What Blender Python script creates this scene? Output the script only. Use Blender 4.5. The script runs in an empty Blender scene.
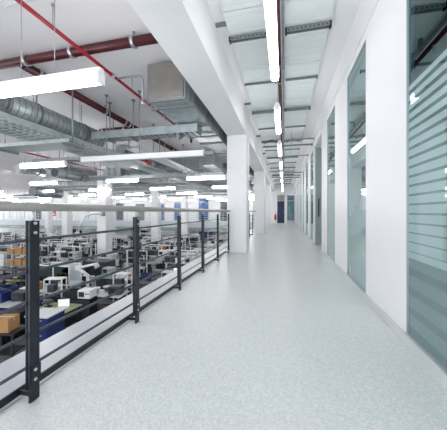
import bpy, bmesh, math, random
from mathutils import Vector, Matrix
random.seed(11)
S = bpy.context.scene
COL = S.collection
PI = math.pi

# ------------------------------------------------------------------ materials
MATS = {}
def mat(name, col, rough=0.5, metal=0.0, var=0.0, scale=8.0, bump=0.0, spec=0.5, stretch=None):
    if name in MATS: return MATS[name]
    m = bpy.data.materials.new(name); m.use_nodes = True
    nt = m.node_tree; b = nt.nodes['Principled BSDF']
    b.inputs['Roughness'].default_value = rough
    b.inputs['Metallic'].default_value = metal
    b.inputs['Specular IOR Level'].default_value = spec
    c = (*col, 1)
    b.inputs['Base Color'].default_value = c
    if var > 0 or bump > 0:
        tc = nt.nodes.new('ShaderNodeTexCoord'); nz = nt.nodes.new('ShaderNodeTexNoise')
        nz.inputs['Scale'].default_value = scale; nz.inputs['Detail'].default_value = 4
        if stretch:
            mp = nt.nodes.new('ShaderNodeMapping'); mp.inputs['Scale'].default_value = stretch
            nt.links.new(tc.outputs['Object'], mp.inputs['Vector']); nt.links.new(mp.outputs['Vector'], nz.inputs['Vector'])
        else:
            nt.links.new(tc.outputs['Object'], nz.inputs['Vector'])
        if var > 0:
            r = nt.nodes.new('ShaderNodeValToRGB')
            r.color_ramp.elements[0].position = 0.3; r.color_ramp.elements[1].position = 0.7
            r.color_ramp.elements[0].color = (*[max(0, v*(1-var)) for v in col], 1)
            r.color_ramp.elements[1].color = (*[min(1, v*(1+var)) for v in col], 1)
            nt.links.new(nz.outputs['Fac'], r.inputs['Fac']); nt.links.new(r.outputs['Color'], b.inputs['Base Color'])
        if bump > 0:
            bp = nt.nodes.new('ShaderNodeBump'); bp.inputs['Strength'].default_value = bump; bp.inputs['Distance'].default_value = 0.01
            nt.links.new(nz.outputs['Fac'], bp.inputs['Height']); nt.links.new(bp.outputs['Normal'], b.inputs['Normal'])
    MATS[name] = m
    return m

def emit(name, col, st):
    if name in MATS: return MATS[name]
    m = bpy.data.materials.new(name); m.use_nodes = True
    nt = m.node_tree; nt.nodes.clear()
    o = nt.nodes.new('ShaderNodeOutputMaterial'); e = nt.nodes.new('ShaderNodeEmission')
    e.inputs['Color'].default_value = (*col, 1); e.inputs['Strength'].default_value = st
    nt.links.new(e.outputs[0], o.inputs['Surface'])
    MATS[name] = m
    return m

def glass_mat(name, tint, refl, gcol=(0.72, 0.93, 0.95), stripes=False, low_mix=0.0, fcol=(0.56, 0.80, 0.82)):
    m = bpy.data.materials.new(name); m.use_nodes = True
    nt = m.node_tree; nt.nodes.clear(); L = nt.links.new
    o = nt.nodes.new('ShaderNodeOutputMaterial')
    tr = nt.nodes.new('ShaderNodeBsdfTransparent'); tr.inputs['Color'].default_value = (*tint, 1)
    gl = nt.nodes.new('ShaderNodeBsdfGlossy'); gl.inputs['Roughness'].default_value = 0.0
    gl.inputs['Color'].default_value = (*gcol, 1)
    lw = nt.nodes.new('ShaderNodeFresnel'); lw.inputs['IOR'].default_value = 1.5
    mx = nt.nodes.new('ShaderNodeMath'); mx.operation = 'MULTIPLY_ADD'
    mx.inputs[1].default_value = 1.0; mx.inputs[2].default_value = refl; mx.use_clamp = True
    L(lw.outputs[0], mx.inputs[0])
    mix = nt.nodes.new('ShaderNodeMixShader')
    base = tr.outputs[0]
    if stripes or low_mix > 0:
        df = nt.nodes.new('ShaderNodeBsdfDiffuse'); df.inputs['Color'].default_value = (*fcol, 1)
        tl = nt.nodes.new('ShaderNodeBsdfTranslucent'); tl.inputs['Color'].default_value = (*fcol, 1)
        ad = nt.nodes.new('ShaderNodeMixShader'); ad.inputs[0].default_value = 0.35
        L(df.outputs[0], ad.inputs[1]); L(tl.outputs[0], ad.inputs[2])
        fm = nt.nodes.new('ShaderNodeMixShader')
        L(tr.outputs[0], fm.inputs[1]); L(ad.outputs[0], fm.inputs[2])
        if stripes:
            # frosted film: horizontal bands, wider apart at the top; none below knee height
            g = nt.nodes.new('ShaderNodeNewGeometry'); sx = nt.nodes.new('ShaderNodeSeparateXYZ')
            L(g.outputs['Position'], sx.inputs[0])
            def M(op, a, b=None, c=None):
                n = nt.nodes.new('ShaderNodeMath'); n.operation = op
                for i, v in enumerate((a, b, c)):
                    if v is None: continue
                    if isinstance(v, (int, float)): n.inputs[i].default_value = v
                    else: L(v, n.inputs[i])
                return n.outputs[0]
            z = sx.outputs[2]
            fr = M('FRACT', M('DIVIDE', z, 0.078))
            width = M('MULTIPLY_ADD', M('SUBTRACT', 2.17, z), 0.26, 0.52)
            band = M('LESS_THAN', fr, width)
            top = M('LESS_THAN', z, 2.17); bot = M('GREATER_THAN', z, 0.72)
            fade = M('MULTIPLY', M('MULTIPLY', M('MINIMUM', M('ADD', M('MULTIPLY', band, 0.66), M('MULTIPLY_ADD', M('SUBTRACT', 2.17, z), 0.26, 0.12)), 0.82), top), bot)
            # lower broken bars
            band2 = M('LESS_THAN', M('FRACT', M('DIVIDE', z, 0.16)), 0.62)
            low = M('MULTIPLY', M('MULTIPLY', band2, M('LESS_THAN', z, 0.72)), 0.10)
            L(M('ADD', M('ADD', fade, low), M('MULTIPLY', M('LESS_THAN', z, 0.72), 0.30)), fm.inputs[0])
        else:
            g = nt.nodes.new('ShaderNodeNewGeometry'); sx = nt.nodes.new('ShaderNodeSeparateXYZ'); mr = nt.nodes.new('ShaderNodeMapRange')
            L(g.outputs['Position'], sx.inputs[0]); L(sx.outputs[2], mr.inputs[0])      # paler and more opaque towards the floor
            for i, v in ((1, 2.9), (2, 1.0), (3, 0.18), (4, low_mix)): mr.inputs[i].default_value = v
            L(mr.outputs[0], fm.inputs[0])
        base = fm.outputs[0]
    L(mx.outputs[0], mix.inputs[0]); L(base, mix.inputs[1]); L(gl.outputs[0], mix.inputs[2])
    L(mix.outputs[0], o.inputs['Surface'])
    MATS[name] = m
    return m

def floor_mat():
    m = bpy.data.materials.new('speckled_floor'); m.use_nodes = True
    nt = m.node_tree; L = nt.links.new; b = nt.nodes['Principled BSDF']
    tc = nt.nodes.new('ShaderNodeTexCoord')
    n1 = nt.nodes.new('ShaderNodeTexVoronoi'); n1.inputs['Scale'].default_value = 110
    n2 = nt.nodes.new('ShaderNodeTexNoise'); n2.inputs['Scale'].default_value = 38; n2.inputs['Detail'].default_value = 3
    for n in (n1, n2): L(tc.outputs['Object'], n.inputs['Vector'])
    r1 = nt.nodes.new('ShaderNodeValToRGB')
    r1.color_ramp.elements[0].position = 0.0; r1.color_ramp.elements[0].color = (0.61, 0.655, 0.65, 1)
    r1.color_ramp.elements[1].position = 1.0; r1.color_ramp.elements[1].color = (0.78, 0.80, 0.79, 1)
    sp = nt.nodes.new('ShaderNodeSeparateColor'); L(n1.outputs['Color'], sp.inputs[0])
    L(sp.outputs[0], r1.inputs['Fac'])
    r2 = nt.nodes.new('ShaderNodeValToRGB')
    r2.color_ramp.elements[0].position = 0.35; r2.color_ramp.elements[0].color = (0.95, 0.955, 0.96, 1)
    r2.color_ramp.elements[1].position = 0.65; r2.color_ramp.elements[1].color = (1.0, 1.0, 1.0, 1)
    L(n2.outputs['Fac'], r2.inputs['Fac'])
    mx = nt.nodes.new('ShaderNodeMixRGB'); mx.blend_type = 'MULTIPLY'; mx.inputs[0].default_value = 1
    L(r1.outputs[0], mx.inputs[1]); L(r2.outputs[0], mx.inputs[2])
    L(mx.outputs[0], b.inputs['Base Color'])
    b.inputs['Roughness'].default_value = 0.33; b.inputs['Specular IOR Level'].default_value = 0.45
    return m

M_WHITE = mat('white_paint', (0.84, 0.845, 0.86), 0.55, 0, 0.01, 3)
M_WALL = mat('wall_white', (0.87, 0.87, 0.885), 0.45, 0, 0.01, 2)
M_CEIL = mat('hall_ceiling_paint', (0.78, 0.765, 0.78), 0.8, 0, 0.03, 0.8)
M_FLOOR = floor_mat()
M_PANEL = mat('ceiling_panel_metal', (0.76, 0.81, 0.815), 0.5, 0.0, 0.03, 3, stretch=(1, 14, 1))
M_BLACK = mat('anthracite_steel', (0.012, 0.016, 0.026), 0.4, 0.2, 0.1, 20)
M_BAR = mat('dark_grey_bar', (0.07, 0.08, 0.10), 0.35, 0.4)
M_RAILTOP = mat('brushed_handrail', (0.37, 0.36, 0.335), 0.35, 0.55, 0.06, 6)
M_BOLT = mat('bolt_steel', (0.55, 0.57, 0.58), 0.3, 0.8)
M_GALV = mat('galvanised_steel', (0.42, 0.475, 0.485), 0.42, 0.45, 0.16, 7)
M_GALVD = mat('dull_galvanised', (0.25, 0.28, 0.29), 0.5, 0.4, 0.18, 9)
M_DUCTBEIGE = mat('duct_end_panel', (0.30, 0.29, 0.27), 0.35, 0.6, 0.12, 3)
M_STRUT = mat('grey_strut', (0.22, 0.24, 0.26), 0.45, 0.4, 0.1, 10)
M_STRUTL = mat('light_strut', (0.30, 0.32, 0.34), 0.4, 0.5, 0.1, 10)
M_RED = mat('red_pipe_paint', (0.30, 0.006, 0.016), 0.35, 0.0, 0.12, 5)
M_DRED = mat('dark_red_pipe_paint', (0.065, 0.004, 0.008), 0.35, 0.0, 0.15, 5)
M_REDB = mat('bright_red', (0.60, 0.015, 0.025), 0.4)
M_HOUSE = mat('light_housing', (0.85, 0.86, 0.87), 0.4)
M_TUBE = emit('lit_tube', (1.0, 0.985, 0.975), 5.5)
M_TUBEH = emit('lit_tube_hall', (1.0, 0.985, 0.975), 14.0)
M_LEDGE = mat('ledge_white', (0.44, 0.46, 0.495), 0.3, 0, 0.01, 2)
M_ALU = mat('aluminium_trim', (0.55, 0.57, 0.59), 0.35, 0.5)
M_FRAME = mat('window_frame_grey', (0.42, 0.47, 0.49), 0.4, 0.3)
M_BLUE = mat('blue_door_paint', (0.010, 0.022, 0.085), 0.4, 0, 0.05, 3)
M_GREEN = mat('grey_green_laminate', (0.30, 0.36, 0.35), 0.4, 0, 0.04, 3)
M_BGREY = mat('light_grey_laminate', (0.62, 0.65, 0.67), 0.4, 0, 0.03, 4)
M_BWHITE = mat('white_laminate', (0.82, 0.83, 0.84), 0.4, 0, 0.02, 4)
M_BDARK = mat('black_steel', (0.015, 0.016, 0.02), 0.45, 0.1, 0.2, 9)
M_BSLATE = mat('slate_top', (0.28, 0.34, 0.39), 0.35, 0, 0.04, 4)
M_OLIVE = mat('olive_top', (0.36, 0.36, 0.21), 0.5, 0, 0.05, 6)
M_CBLUE = mat('blue_plastic', (0.010, 0.028, 0.13), 0.4, 0, 0.05, 6)
M_CARD = mat('cardboard', (0.42, 0.23, 0.095), 0.75, 0, 0.06, 9)
M_TAPE = mat('packing_tape', (0.58, 0.38, 0.17), 0.3)
M_YEL = mat('yellow_plastic', (0.72, 0.42, 0.03), 0.45)
M_LIME = mat('yellow_green_plastic', (0.45, 0.46, 0.05), 0.45)
M_MGREY = mat('machine_grey', (0.48, 0.50, 0.51), 0.4, 0, 0.04, 5)
M_MDARK = mat('machine_dark', (0.05, 0.055, 0.065), 0.4, 0, 0.1, 6)
M_SCREEN = mat('dark_screen', (0.03, 0.045, 0.07), 0.12)
M_SCRLIT = emit('lit_screen', (0.75, 0.85, 1.0), 0.9)
M_HFLOOR = mat('hall_floor_coating', (0.24, 0.255, 0.27), 0.35, 0, 0.06, 2)
M_FARGLASS = mat('far_dark_glass', (0.045, 0.06, 0.07), 0.12, 0, 0.2, 1.5)
M_FARBLUE = mat('far_blue_glass', (0.06, 0.16, 0.36), 0.12, 0, 0.35, 2.0)
M_FARGREEN = mat('far_grey_glass', (0.20, 0.24, 0.24), 0.15, 0, 0.15, 2.0)
M_ROOM = mat('office_wall', (0.52, 0.70, 0.73), 0.7)
M_CHAIR = mat('chair_fabric', (0.03, 0.035, 0.05), 0.8)
G1 = glass_mat('striped_glass', (0.36, 0.60, 0.65), 0.10, stripes=True, fcol=(0.68, 0.86, 0.865))
G2 = glass_mat('clear_glass', (0.62, 0.74, 0.74), 0.22, gcol=(0.80, 0.95, 0.96), low_mix=0.55, fcol=(0.68, 0.84, 0.85))
G3 = glass_mat('enclosure_glass', (0.85, 0.90, 0.92), 0.03)

# ------------------------------------------------------------------ mesh helpers
class MB:
    def __init__(s): s.bm = bmesh.new()
    def box(s, x0, x1, y0, y1, z0, z1, mi=0):
        v = [s.bm.verts.new(p) for p in ((x0,y0,z0),(x1,y0,z0),(x1,y1,z0),(x0,y1,z0),(x0,y0,z1),(x1,y0,z1),(x1,y1,z1),(x0,y1,z1))]
        for f in ((0,3,2,1),(4,5,6,7),(0,1,5,4),(1,2,6,5),(2,3,7,6),(3,0,4,7)):
            fc = s.bm.faces.new([v[i] for i in f]); fc.material_index = mi
        return s
    def cyl(s, a, b, r, n=12, r2=None, mi=0):
        a, b = Vector(a), Vector(b); r2 = r if r2 is None else r2
        d = (b-a).normalized(); up = Vector((0,0,1)) if abs(d.z) < 0.9 else Vector((1,0,0))
        u = d.cross(up).normalized(); w = d.cross(u)
        A = [s.bm.verts.new(a + u*math.cos(t)*r + w*math.sin(t)*r) for t in [2*PI*i/n for i in range(n)]]
        B = [s.bm.verts.new(b + u*math.cos(t)*r2 + w*math.sin(t)*r2) for t in [2*PI*i/n for i in range(n)]]
        for i in range(n):
            j = (i+1) % n
            f = s.bm.faces.new((A[i], A[j], B[j], B[i])); f.smooth = True; f.material_index = mi
        s.bm.faces.new(A[::-1]).material_index = mi; s.bm.faces.new(B).material_index = mi
        return s
    def path(s, pts, r, n=10):
        pts = [Vector(p) for p in pts]; rings = []
        for i, p in enumerate(pts):
            d = (pts[min(i+1, len(pts)-1)] - pts[max(i-1, 0)]).normalized()
            up = Vector((0,0,1)) if abs(d.z) < 0.95 else Vector((0,1,0))
            u = d.cross(up).normalized(); w = d.cross(u)
            rings.append([s.bm.verts.new(p + u*math.cos(2*PI*k/n)*r + w*math.sin(2*PI*k/n)*r) for k in range(n)])
        for A, B in zip(rings, rings[1:]):
            for i in range(n):
                j = (i+1) % n
                f = s.bm.faces.new((A[i], A[j], B[j], B[i])); f.smooth = True
        s.bm.faces.new(rings[0][::-1]); s.bm.faces.new(rings[-1])
        return s
    def prism(s, poly, axis, a, b):
        # poly: 2-D outline swept along axis 'x' or 'y' from a to b
        def P(q, t): return (t, q[0], q[1]) if axis == 'x' else (q[0], t, q[1])
        A = [s.bm.verts.new(P(q, a)) for q in poly]; B = [s.bm.verts.new(P(q, b)) for q in poly]
        n = len(poly)
        for i in range(n):
            j = (i+1) % n; s.bm.faces.new((A[i], A[j], B[j], B[i]))
        s.bm.faces.new(A[::-1]); s.bm.faces.new(B)
        return s
    def build(s, name, m, parent=None, bevel=0.0, loc=None):
        bmesh.ops.recalc_face_normals(s.bm, faces=s.bm.faces)
        if bevel > 0:
            es = [e for e in s.bm.edges if len(e.link_faces) == 2 and e.calc_face_angle(0) > 0.6]
            bmesh.ops.bevel(s.bm, geom=es, offset=bevel, segments=2, affect='EDGES', profile=0.5)
        me = bpy.data.meshes.new(name); s.bm.to_mesh(me); s.bm.free()
        for k in (m if isinstance(m, (list, tuple)) else [m]): me.materials.append(k)
        o = bpy.data.objects.new(name, me); COL.objects.link(o)
        if parent: o.parent = parent
        if loc: o.location = loc
        return o

def box(name, m, dims, parent=None, bevel=0.0):
    return MB().box(*dims).build(name, m, parent, bevel)
def struct(o, label=None):
    o['kind'] = 'structure'
    if label: o['label'] = label
    return o
def tag(o, label, cat, group=None, kind=None):
    o['label'] = label; o['category'] = cat
    if group: o['group'] = group
    if kind: o['kind'] = kind
    return o
def thing(name, label, cat, loc=(0,0,0), rz=0.0, group=None):
    o = bpy.data.objects.new(name, None); COL.objects.link(o)
    o.empty_display_size = 0.1
    o.location = loc; o.rotation_euler = (0, 0, rz)
    return tag(o, label, cat, group)
KIDS = {}
def copy_thing(root, loc, rz, label, group=None):
    if root.name not in KIDS:
        KIDS[root.name] = [(c, [g for g in COL.objects if g.parent == c]) for c in COL.objects if c.parent == root]
    r = root.copy(); COL.objects.link(r); r.location = loc; r.rotation_euler = (0, 0, rz); r['label'] = label
    if group: r['group'] = group
    for c, gs in KIDS[root.name]:
        d = c.copy(); COL.objects.link(d); d.parent = r
        for g in gs:
            e = g.copy(); COL.objects.link(e); e.parent = d
    return r
ORD = ['nearest', 'second', 'third', 'fourth', 'fifth', 'sixth', 'seventh', 'eighth', 'ninth', 'tenth', 'eleventh', 'twelfth', 'thirteenth', 'fourteenth', 'fifteenth', 'sixteenth', 'seventeenth', 'eighteenth']
ORDF = ['first'] + ORD[1:]

EYE = 1.10; YAW = math.radians(13.35); FPX = 255.0
def x_on(px, Y):      # X where the sight line of an image column meets the plane at depth Y (layout measuring)
    return Y*math.tan(math.atan((px-223.5)/FPX) - YAW)

ZC = 3.81             # ceiling height
ZH = -2.90            # hall floor

# ------------------------------------------------------------------ the shell
struct(box('floor', M_FLOOR, (-1.508, 2.6, -1.5, 25.6, -0.30, 0.0)), 'light grey speckled floor of the gallery corridor')
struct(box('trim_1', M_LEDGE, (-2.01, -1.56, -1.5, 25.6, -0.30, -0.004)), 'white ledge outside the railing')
struct(box('trim_2', M_ALU, (-1.56, -1.508, -1.5, 25.6, -0.30, 0.004)), 'grey edge strip along the floor')
struct(box('floor_lower', M_HFLOOR, (-42, 2.6, -1.5, 30.0, ZH-0.2, ZH)), 'grey floor of the hall below')
struct(box('wall_lower', M_WHITE, (-1.70, -1.55, -1.5, 25.6, ZH, -0.30)), 'white wall under the gallery')
struct(box('ceiling_hall', M_CEIL, (-42, -1.5, -1.5, 30.0, ZC, ZC+0.2)), 'pale ceiling of the hall')
struct(box('trim_3', M_WHITE, (-1.49, -0.97, -1.5, 25.6, 3.16, ZC+0.2), None, 0.004), 'white downstand beam between corridor and hall')
ceil = struct(box('ceiling', M_WHITE, (-0.97, 1.3, -1.5, 25.6, ZC+0.02, ZC+0.22)), 'white corridor ceiling')
# metal ceiling panels, two columns, joints every 1.45 m
y = -1.0; k = 0
while y < 25.3:
    y1 = min(y+1.43, 25.55)
    for xa, xb in ((-0.80, -0.115), (-0.075, 0.63)):
        p = MB()
        p.box(xa, xb, y, y1, ZC-0.035, ZC+0.019)
        n = 9
        for i in range(n):           # shallow pressed ribs across each panel
            yy = y + (i+0.5)*(y1-y)/n
            p.box(xa+0.03, xb-0.03, yy-0.012, yy+0.012, ZC-0.039, ZC-0.034)
        p.build('ceiling_panel', M_PANEL, ceil)['kind'] = 'structure'
    y += 1.445; k += 1
# plaster margin of the ceiling with dark joints beside the beam
y = 0.8; i = 0
while y < 25:
    struct(box('joint', M_STRUT, (-0.965, -0.80, y-0.025, y+0.025, ZC-0.02, ZC+0.018), ceil))
    y += 2.78; i += 1

# right wall with window openings
WINS = [(1.45, 2.445), (3.53, 4.51), (5.53, 6.50)]
OPEN = (7.40, 9.15)
yy = 9.45
while yy < 24.5:
    WINS.append((yy, yy+0.95)); yy += 2.1
WT = 3.28; WB = 0.075
w = MB(); prev = -1.5
holes = sorted(WINS + [OPEN])
for a, b in holes:
    w.box(1.0, 1.14, prev, a, 0.0, WT); prev = b
w.box(1.0, 1.14, prev, 25.6, 0.0, WT)
w.box(1.0, 1.14, -1.5, 25.6, WT, ZC+0.2)
for a, b in WINS: w.box(1.0, 1.14, a, b, 0.0, WB-0.02)
wall_r = struct(w.build('wall_right', M_WALL), 'white wall with tall glass panels')
struct(box('trim_4', M_WALL, (0.965, 1.0, -1.5, 25.6, 3.37, ZC+0.02)), 'white fascia above the glass panels')
prev = -1.5; bs = MB()
for a, b in [OPEN]:
    bs.box(0.975, 1.0, prev, a, 0.0, 0.085); prev = b
bs.box(0.975, 1.0, prev, 25.6, 0.0, 0.085)
struct(bs.build('baseboard_right', M_ALU if False else M_BGREY, None, 0.003), 'pale baseboard under the glass panels')

for i, (a, b) in enumerate(WINS):
    g = MB().box(1.016, 1.024, a+0.008, b-0.008, WB, WT-0.008).build('window_%d' % (i+1), G1 if i == 0 else G2)
    struct(g, 'tall glass panel with frosted stripes' if i == 0 else 'tall narrow glass panel, %s along the white wall' % ORD[i])
    f = MB()
    t = 0.013
    f.box(1.002, 1.045, a, a+t, WB-0.02, WT); f.box(1.002, 1.045, b-t, b, WB-0.02, WT)
    f.box(1.002, 1.045, a+t, b-t, WB-0.02, WB+t); f.box(1.002, 1.045, a+t, b-t, WT-t, WT)
    struct(f.build('window_frame', M_FRAME, g))
# rooms behind the glass
r = MB()
r.box(3.6, 3.75, -1.5, 7.2, 0, ZC); r.box(1.14, 3.6, -1.6, -1.5, 0, ZC)
r.box(1.14, 3.6, 7.2, 7.3, 0, ZC)
struct(r.build('wall_office', M_ROOM), 'office wall behind the glass')
r = MB(); r.box(3.2, 3.35, 9.3, 25.6, 0, ZC); r.box(1.14, 3.2, 9.25, 9.35, 0, ZC)
struct(r.build('wall_office_far', M_ROOM), 'office wall behind the far glass')
struct(box('floor_office', mat('office_carpet', (0.25, 0.30, 0.31), 0.9, 0, 0.05, 30), (2.6, 3.75, -1.5, 25.6, -0.3, 0.0)), 'grey office carpet')
struct(box('ceiling_office', M_WHITE, (1.14, 3.75, -1.5, 25.6, 3.5, 3.7)), 'office ceiling')
# recess with an open door
rc = MB(); rc.box(2.3, 2.42, 7.3, 9.25, 0, 3.5)
rc.box(1.14, 2.3, 7.30, 7.40, 0, 3.5); rc.box(1.14, 2.3, 9.15, 9.25, 0, 3.5)
struct(rc.build('wall_recess', M_WALL), 'white walls of the door recess')
dl = MB().box(1.03, 1.98, 9.09, 9.145, 0.015, 3.26).build('door_1', M_GREEN, None, 0.003)
struct(dl, 'tall grey green door standing open in the recess')
MB().cyl((1.13, 9.05, 0.95), (1.13, 9.05, 1.55), 0.016).cyl((1.13, 9.09, 1.0), (1.13, 9.05, 1.0), 0.01).cyl((1.13, 9.09, 1.5), (1.13, 9.05, 1.5), 0.01).build('door_handle', M_BDARK, dl)['kind'] = 'structure'

# columns between corridor and hall and inside the hall
def column(x0, x1, y0, y1, z0, z1, label):
    return struct(MB().box(x0, x1, y0, y1, z0, z1).build('column', M_WALL, None, 0.012), label)
for i, Y in enumerate((6.72, 13.06, 19.40)):
    column(-1.50, -0.965, Y, Y+0.55, 0.0, 3.17, 'square white column under the beam, %s' % ORD[i])
    column(-1.50-0.55, -1.50, Y, Y+0.55, ZH, -0.30, 'lower part of the column beside the gallery')
for gx in (-10.55, -19.6, -28.7):
    for gy in (13.06, 19.4, 25.75):
        if gx < -1.4*gy or gx > -0.25*gy: continue
        column(gx-0.3, gx+0.3, gy, gy+0.6, ZH, ZC, 'white hall column')

# end of the corridor
ew = MB()
dz = 2.16
ew.box(-1.5, -0.67, 25.6, 25.75, 0, ZC+0.2); ew.box(0.06, 0.26, 25.6, 25.75, 0, ZC+0.2); ew.box(1.0, 2.6, 25.6, 25.75, 0, ZC+0.2)
ew.box(-0.67, 0.06, 25.6, 25.75, dz+0.62, ZC+0.2); ew.box(0.26, 1.0, 25.6, 25.75, dz+0.62, ZC+0.2)
struct(ew.build('wall_end', M_WALL), 'white wall at the far end of the corridor')
d2 = struct(MB().box(-0.64, 0.03, 25.63, 25.68, 0.01, dz).build('door_2', M_BLUE, None, 0.004), 'dark blue door at the far end of the corridor')
struct(MB().box(-0.67, -0.64, 25.6, 25.7, 0, dz+0.62).box(0.03, 0.06, 25.6, 25.7, 0, dz+0.62).box(-0.64, 0.03, 25.6, 25.7, dz, dz+0.04).build('door_frame', M_BGREY, d2))
struct(MB().box(-0.64, 0.03, 25.63, 25.66, dz+0.04, dz+0.62).build('door_transom', mat('transom_grey', (0.33, 0.32, 0.31), 0.5), d2))
struct(MB().cyl((-0.03, 25.58, 0.95), (-0.03, 25.58, 1.15), 0.012).cyl((-0.03, 25.58, 1.0), (-0.03, 25.63, 1.0), 0.008).cyl((-0.03, 25.58, 1.1), (-0.03, 25.63, 1.1), 0.008).build('door_handle', M_ALU, d2))
d3 = struct(MB().box(0.29, 0.97, 25.64, 25.655, 0.02, dz+0.58).build('door_3', mat('end_glass', (0.12, 0.22, 0.28), 0.05, 0, 0.3, 2), None), 'glazed door beside the blue door')
struct(MB().box(0.26, 0.31, 25.6, 25.7, 0, dz+0.62).box(0.95, 1.0, 25.6, 25.7, 0, dz+0.62).box(0.31, 0.95, 25.6, 25.7, 0.0, 0.28).box(0.31, 0.95, 25.6, 25.7, dz, dz+0.05).build('door_frame', M_BGREY, d3))

# far wall of the hall with the gallery storey
FW = 29.5
struct(box('wall_far', M_WALL, (-42, 2.6, FW, FW+0.2, ZH, ZC+0.2)), 'white far wall of the hall')
struct(box('trim_5', mat('far_edge_paint', (0.60, 0.67, 0.70), 0.5), (-42, -1.5, 28.0, FW, -0.72, -0.02)), 'pale edge of the gallery across the hall')
struct(box('trim_6', mat('far_edge_lower', (0.33, 0.39, 0.40), 0.5), (-42, -1.5, 28.06, FW, -1.15, -0.72)), 'grey lower band of the gallery across the hall')
t = thing('guardrail', 'thin grey railing of the gallery across the hall', 'railing', (-21.5, 28.1, -0.02))
for z in (0.25, 0.5, 0.75, 1.0): MB().cyl((-19, 0, z), (19.5, 0, z), 0.02, 8).build('rail_bar', M_ALU, t)
for k in range(26): MB().box(-18.9+1.53*k, -18.86+1.53*k, -0.02, 0.02, 0, 1.02).build('post', M_ALU, t)
# services under the far gallery
def far_unit(name, px0, px1, z0, z1, m, n, label):
    xa, xb = x_on(px0, FW), x_on(px1, FW)
    g = struct(MB().box(xa+0.06, xb-0.06, FW-0.05, FW-0.02, z0+0.05, z1-0.06).build('%s_%d' % (name, n), m), label)
    struct(MB().box(xa, xa+0.07, FW-0.09, FW, z0, z1).box(xb-0.07, xb, FW-0.09, FW, z0, z1).box(xa+0.07, xb-0.07, FW-0.09, FW, z1-0.07, z1).box(xa+0.07, xb-0.07, FW-0.09, FW, z0, z0+0.05).build(name + '_frame', M_BGREY, g))
far = [(114.5, 124, 2.3, M_FARGLASS, 'dark'), (135.5, 145, 2.2, M_FARGREEN, 'grey'), (154.5, 165, 2.2, M_FARBLUE, 'blue'),
       (174, 187, 2.3, M_FARBLUE, 'blue wide'), (198.5, 209, 2.75, M_FARBLUE, 'tall blue'), (220, 228, 2.5, M_FARGLASS, 'dark'),
       (36, 42, 2.1, M_FARGLASS, 'narrow dark'), (253, 257, 2.4, M_FARGREEN, 'grey')]
for i, (a, b, zt, m, wd) in enumerate(far):
    far_unit('door', a, b, 0.0, zt, m, i+4, '%s glass door in the far wall, %s counted from the left' % (wd, ORDF[[6, 0, 1, 2, 3, 4, 5, 7].index(i)] if i in (6,0,1,2,3,4,5,7) else ORDF[i]))
for i, (a, b) in enumerate(((3, 10), (17, 25), (59, 70), (78, 89))):
    far_unit('window', a, b, 0.15, 1.35, M_BWHITE if i != 2 else M_BGREY, 40+i, 'pale panel in the far wall, %s from the left' % ORDF[i])
# under the far gallery: ground floor windows
for i, (a, b, m) in enumerate(((131, 139, M_BGREY), (141, 148, M_FARGLASS), (152, 160, M_BWHITE), (108, 114, M_FARBLUE), (70, 82, M_FARGLASS), (188, 196, M_BWHITE))):
    xa, xb = x_on(a, FW), x_on(b, FW)
    g = struct(MB().box(xa, xb, FW-0.06, FW-0.01, -2.5, -1.1).build('window_%d' % (60+i), m), 'window in the ground floor of the far wall')
xr = x_on(53, FW)
p = thing('notice_sign', 'bright red notice board on the far wall', 'notice board', (xr, FW-0.04, 0.55))
MB().box(-0.55, 0.55, 0.0, 0.035, 0, 0.85).build('board', M_REDB, p, 0.005)
MB().box(-0.38, 0.38, -0.006, 0.0, 0.12, 0.34).build('paper', mat('pale_paper', (0.8, 0.6, 0.6), 0.6), p)

# ------------------------------------------------------------------ railing
def railing(label, y0, y1, posts, name='guardrail'):
    X = -1.42
    t = thing(name, label, 'railing', (X, y0, 0))
    L = y1-y0
    MB().cyl((0, 0, 1.130), (0, L, 1.130), 0.026, 20).build('handrail', M_RAILTOP, t)
    for z in (0.935, 0.75, 0.565, 0.38, 0.195):
        MB().cyl((-0.035, 0, z), (-0.035, L, z), 0.0095, 10).build('rail_bar', M_BAR, t)
    MB().box(-0.113, -0.101, 0, L, 0.014, 0.058).build('toe_bar', M_BLACK, t)
    for yp in posts:
        yy = yp-y0
        q = MB()
        q.box(-0.004, 0.008, yy-0.028, yy+0.032, 0.004, 1.05)
        q.box(-0.029, -0.019, yy-0.026, yy+0.030, 0.07, 1.05)
        q.box(-0.019, -0.004, yy-0.022, yy+0.026, 0.09, 1.04)
        q.box(0.006, 0.014, yy-0.022, yy+0.036, 0.10, 0.21)
        po = q.build('post', M_BLACK, t, 0.002)
        MB().cyl((0, yy, 1.04), (0, yy, 1.112), 0.007, 10).build('stem', M_BOLT, po)
        for z in (1.035, 0.98, 0.185, 0.13):
            MB().cyl((0.006, yy, z), (0.018, yy, z), 0.009, 12).build('bolt', M_BOLT, po)
        MB().box(-0.101, -0.006, yy-0.008, yy+0.008, 0.026, 0.05).build('bracket', M_BLACK, po)
    return t
railing('dark steel railing with pale round handrail between camera and first column', -1.2, 6.70, [0.12] + [1.19+1.072*k for k in range(5)] + [6.60], 'guardrail')
railing('dark steel railing between the first and second white columns', 7.29, 13.04, [7.5+1.11*k for k in range(5)])
railing('dark steel railing between the second and third white columns', 13.63, 19.38, [13.9+1.11*k for k in range(5)])

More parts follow.
